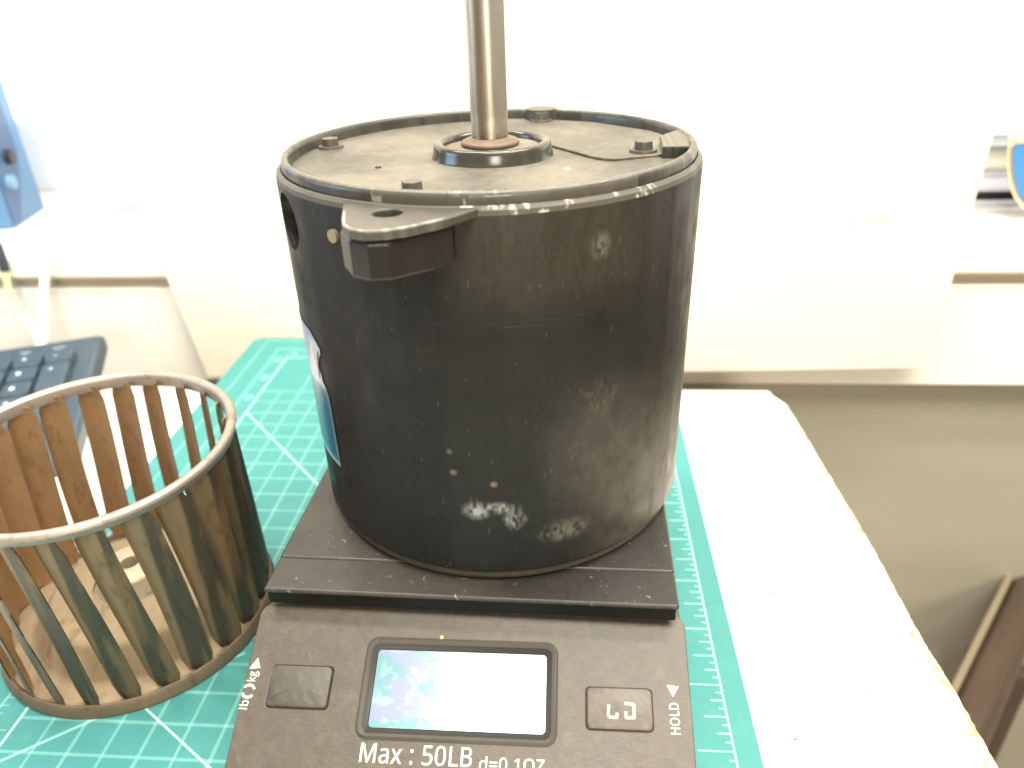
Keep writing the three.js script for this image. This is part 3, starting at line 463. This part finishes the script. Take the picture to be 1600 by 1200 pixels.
// ---------------------------------------------------------------- keyboard
{
  const kb = thing('keyboard', 'dark blue grey computer keyboard behind the fan wheel', 'keyboard', [-0.3385, 0.012, -0.4712], 23 * D);
  // local: origin at the back right corner, -x along the back edge, +z towards the front
  const W = 0.44, L = 0.158;
  const S = 4200, cw = Math.round(0.16 * S), ch = Math.round(L * S);
  const keyAt = []; const P = 0.0190;
  const legends = [['Num', '/', '*', '-'], ['7', '8', '9', '+'], ['4', '5', '6', ''], ['1', '2', '3', 'Ent'], ['0', '', '.', '']];
  const nav = [['PrtSc', 'ScrLk', 'Pause'], ['Ins', 'Home', 'PgUp'], ['Del', 'End', 'PgDn'], ['', '', ''], ['', '\u25b2', ''], ['\u25c4', '\u25bc', '\u25ba']];
  const X0 = -0.0125, Z0 = 0.0300;
  for (let r = 0; r < 5; r++) for (let c = 0; c < 4; c++) {
    if ((c === 3 && (r === 2 || r === 4)) || (r === 4 && c === 1)) continue;
    const tall = c === 3 && (r === 1 || r === 3), wide = r === 4 && c === 0;
    keyAt.push([X0 - (3 - c + 0.5) * P + (wide ? P / 2 : 0), Z0 + (r + 0.5) * P + (tall ? P / 2 : 0), wide ? 2 * P : P, tall ? 2 * P : P, legends[r][c]]);
  }
  for (let r = 0; r < 5; r++) for (let c = 0; c < 3; c++) { if (r === 2 || (r === 3 && c !== 1)) continue; keyAt.push([X0 - 4.6 * P - (2 - c + 0.5) * P, Z0 + (r + 0.5) * P, P, P, nav[r < 2 ? r + 1 : r + 1][c]]); }
  const map = canvasTex(cw, ch, (c) => {
    c.fillStyle = 'rgb(50,66,78)'; c.fillRect(0, 0, cw, ch);
    for (let i = 0; i < 1500; i++) { c.fillStyle = `rgba(120,130,135,${rnd() * 0.10})`; const r = 1 + rnd() * 6; c.beginPath(); c.ellipse(rnd() * cw, rnd() * ch, r, r, 0, 0, 7); c.fill(); }
    c.fillStyle = 'rgb(215,220,222)'; c.textAlign = 'center'; c.textBaseline = 'middle';
    for (const [x, z, w, d, t] of keyAt) { c.font = `bold ${t.length > 1 ? 15 : 27}px sans-serif`; c.fillText(t, (x + 0.16) * S - 10, (z - d / 2 + P / 2 - 0.0016) * S); }
    c.font = '13px sans-serif'; ['Num', 'Caps', 'Scroll'].forEach((t, i) => { c.fillText(t, (0.16 - 0.070 + i * 0.021) * S, 0.0125 * S); c.fillRect((0.16 - 0.070 + i * 0.021) * S - 6, 0.0165 * S, 12, 7); });
  });
  const mt = phys(null, 0.42, { map });
  const uvk = (g, dx = 0, dz = 0) => setUV(g, (x, y, z) => [(x + dx + 0.16) / 0.16, 1 - (z + dz) / L]);
  const plain = phys([0.039, 0.071, 0.107], 0.45);
  const tiltG = 3.2 * D;                                            // the back edge stands a little higher
  part('case', [uvk(box(0.16, 0.014, L, 0.004, -0.08, 0, L / 2, 3))], mt, kb, [0, 0.001, 0], [tiltG, 0, 0]);
  part('case', box(W - 0.16, 0.014, L, 0.004, -0.16 - (W - 0.16) / 2 + 0.001, 0, L / 2, 3), plain, kb, [0, 0.001, 0], [tiltG, 0, 0]);
  const key = (w, d) => { const R = (k, y, dz = 0) => rr(w - k, d - k, 0.0018, 0, 0, 3).map(([x, z]) => [x, y, -z + dz]); return loft([R(0.0012, 0.0), R(0.0014, 0.0030), R(0.0032, 0.0078, -0.0006), R(0.0044, 0.0083, -0.0006), R(0.012, 0.0079, -0.0006)], false, true); };
  for (const [x, z, w, d] of keyAt) { const g = uvk(key(w, d), x, z); const k = part('key', g, mt, kb, [x, 0.0055 + 0.001 - Math.sin(tiltG) * z, z], [tiltG, 0, 0]); }
  for (const sx of [-0.03, -W + 0.03]) part('foot', box(0.02, 0.016, 0.01, 0.001, sx, -0.0075, 0.072), plain, kb, [0, 0, 0]);
}

// ---------------------------------------------------------------- cables
const cream = thing('cable', 'cream coloured cable with a dark sleeve running from windowsill down to keyboard back', 'cable');
part('cord', tube([[-0.4240, 0.0640, -0.5065], [-0.4247, 0.0548, -0.504], [-0.4259, 0.0405, -0.502], [-0.4234, 0.029, -0.498], [-0.408, 0.0215, -0.485], [-0.3911, 0.0153, -0.470], [-0.380, 0.0125, -0.455]], 0.0026), std([0.74, 0.66, 0.38], 0.45), cream);
part('sleeve', tube([[-0.4520, 0.1000, -0.514], [-0.4370, 0.0930, -0.510], [-0.4260, 0.0780, -0.5068], [-0.4240, 0.0660, -0.5050], [-0.4245, 0.0560, -0.5042]], 0.0034), std([0.035, 0.04, 0.05], 0.5), cream);
tag(part('cable', tube([[-0.345, 0.0664, -0.60], [-0.362, 0.0680, -0.54], [-0.3800, 0.0700, -0.512], [-0.3885, 0.0610, -0.504], [-0.3937, 0.0485, -0.501], [-0.3972, 0.0302, -0.495], [-0.3951, 0.021, -0.486], [-0.3883, 0.0144, -0.472], [-0.380, 0.0125, -0.452]], 0.0034), std([0.84, 0.83, 0.80], 0.4)), 'thick white cable hanging over the windowsill to keyboard back', 'cable');

// ---------------------------------------------------------------- things on the sill
{
  const sp = thing('desk_speaker', 'blue plastic desk speaker with dark knobs at left end of the sill', 'speaker', [-0.4745, 0.062, -0.590], 13 * D);
  // origin at its front right foot corner; it reaches left (-x) and back (-z)
  const blue = phys([0.085, 0.20, 0.37], 0.35);
  const prof = shapeOf([[0, 0], [-0.10, 0], [-0.10, 0.17], [0, 0.17]].map(([x, y]) => [x, y]));
  const g = new THREE.ExtrudeGeometry(prof, { depth: 0.064, bevelEnabled: true, bevelSize: 0.003, bevelThickness: 0.003, bevelSegments: 3 }).translate(-0.003, 0.003, -0.067);
  part('speaker_case', g, blue, sp);
  part('front_face', box(0.085, 0.15, 0.003, 0.001, -0.053, 0.09, 0.0012), phys([0.055, 0.12, 0.23], 0.4), sp);
  const side = new THREE.ExtrudeGeometry(shapeOf([[0.002, 0.004], [0.0135, 0.004], [0.0335, 0.0293], [0.048, 0.055], [0.048, 0.165], [0.002, 0.165]]), { depth: 0.0012, bevelEnabled: true, bevelSize: 0.0005, bevelThickness: 0.0005, bevelSegments: 2 });
  part('side_panel', side.rotateY(Math.PI / 2).translate(0.0002, 0, 0), phys([0.045, 0.10, 0.21], 0.4), sp);
  for (const [z, y] of [[-0.0149, 0.0365], [-0.0270, 0.0552]]) part('knob', new THREE.CylinderGeometry(0.0058, 0.0066, 0.006, 24).rotateZ(-Math.PI / 2), phys(y < 0.05 ? [0.16, 0.30, 0.46] : [0.012, 0.015, 0.025], 0.3), sp, [0.0035, y, z]);
  tag(part('soap_box', box(0.055, 0.0125, 0.03, 0.003, 0, 0, 0, 3), phys([0.5, 0.68, 0.74], 0.4), null, [-0.3905, 0.0687, -0.662], [0, 0.12, 0]), 'small pale blue box lying on the sill beside the paper edge', 'box');

  const book = (y0, y1, x0, z0, c, label, cover) => {
    const t = thing('book', label, 'book', [x0, y0, z0], 0, null);
    const h = y1 - y0 - 0.0004, w = 0.15, d = 0.075;
    part('cover', [box(w, 0.0018, d, 0.0007, w / 2, 0.0009, -d / 2), box(w, 0.0018, d, 0.0007, w / 2, h - 0.0009, -d / 2), box(0.002, h, d, 0.0008, 0.001, h / 2, -d / 2)], phys(cover, 0.5), t);
    part('pages', box(w - 0.006, h - 0.0036, d - 0.004, 0.0006, w / 2 + 0.001, h / 2, -d / 2), std(c, 0.85), t);
  };
  book(0.0622, 0.0692, 0.318, -0.618, [0.6, 0.62, 0.64], 'thin pale book lying lowest in the stack behind the sunglasses', [0.5, 0.52, 0.55]);
  book(0.0692, 0.0770, 0.322, -0.622, [0.03, 0.03, 0.03], 'black book second from the bottom of the stack', [0.012, 0.012, 0.013]);
  book(0.0770, 0.0920, 0.316, -0.616, [0.55, 0.55, 0.6], 'light grey book above the black one', [0.42, 0.43, 0.47]);
  book(0.0920, 0.1115, 0.313, -0.620, [0.52, 0.50, 0.43], 'thick tan grey book second from the top of stack', [0.36, 0.355, 0.31]);
  book(0.1115, 0.1215, 0.318, -0.617, [0.5, 0.52, 0.54], 'thin bluish grey book on top of the stack', [0.40, 0.44, 0.48]);

  const sg = thing('sunglasses', 'gold framed sunglasses with blue lenses leaning on the book stack', 'sunglasses', [0.3240, 0.0640, -0.582]);
  sg.rotation.x = -0.10;
  const gold = phys([0.75, 0.58, 0.36], 0.25, { metalness: 0.85 }), lensM = phys([0.10, 0.34, 0.78], 0.12, { metalness: 0.45, clearcoat: 1 });
  const outline = [[0.000, 0.056], [0.0004, 0.047], [0.0055, 0.030], [0.0125, 0.017], [0.021, 0.0095], [0.032, 0.008], [0.044, 0.014], [0.051, 0.027], [0.053, 0.042], [0.052, 0.054], [0.046, 0.057], [0.025, 0.058], [0.006, 0.0575]];
  for (const s of [0, 1]) {
    const o = outline.map(([x, y]) => (s ? [0.126 - x, y] : [x, y]));
    const curve = new THREE.CatmullRomCurve3(o.map(([x, y]) => new THREE.Vector3(x, y, 0)), true);
    part('lens_rim', new THREE.TubeGeometry(curve, 80, 0.0018, 10, true), gold, sg);
    part('lens', new THREE.ExtrudeGeometry(shapeOf(curve.getPoints(60).map((p) => [p.x, p.y])), { depth: 0.0014, bevelEnabled: false }).translate(0, 0, -0.0007), lensM, sg);
    const e = s ? 0.126 : 0; part('temple_arm', tube([[e, 0.0575, 0], [e, 0.060, -0.004], [e + (s ? -0.002 : 0.002), 0.0630, -0.010], [0.063, 0.0640, -0.013 - s * 0.002], [e ? 0.02 : 0.11, 0.0620, -0.015 - s * 0.002]], 0.0011), gold, sg);
    part('hinge', new THREE.SphereGeometry(0.0022, 14, 10), gold, sg, [e, 0.0575, 0.001]);
  }
  part('brow_bar', tube([[-0.001, 0.0585, 0.001], [0.03, 0.0615, 0.002], [0.063, 0.060, 0.003], [0.096, 0.0615, 0.002], [0.127, 0.0585, 0.001]], 0.0021), phys([0.80, 0.66, 0.52], 0.3, { metalness: 0.5 }), sg);
}

// ---------------------------------------------------------------- wooden bar beside the desk
{
  const ch = thing('wooden_rail', 'dark brown varnished wooden rail slanting past the desk at lower right', 'wooden rail');
  const A = new THREE.Vector3(0.2617, -0.275, -0.3376), B = new THREE.Vector3(0.4994, -0.275, -0.630), dir = B.clone().sub(A), len = dir.length(); dir.normalize();
  const wood = tex(512, 128, (u, v) => mix([0.040, 0.027, 0.019], [0.085, 0.054, 0.037], fbm(u * 5, v * 26, 401)));
  const bar = part('rail_bar', setUV(box(0.030, 0.05, len, 0.012, 0, 0, 0, 5), (x, y, z) => [z * 3, x * 8 + y * 5]), phys(null, 0.3, { map: wood, clearcoat: 0.6, clearcoatRoughness: 0.25 }), ch);
  bar.position.copy(A).add(B).multiplyScalar(0.5); bar.rotation.y = Math.atan2(dir.x, dir.z);
  const strip = part('edge_strip', box(0.006, 0.03, len, 0.002, 0, 0, 0), phys([0.22, 0.185, 0.125], 0.4), ch);
  strip.position.copy(bar.position); strip.position.x -= 0.0176 * Math.abs(dir.z); strip.position.z -= 0.0176 * Math.abs(dir.x); strip.position.y += 0.010; strip.rotation.y = bar.rotation.y;
  const post = part('post', box(0.04, 0.51, 0.04, 0.006), bar.material, ch); post.position.copy(bar.position); post.position.y -= 0.28;
}

renderer.render(scene, camera);
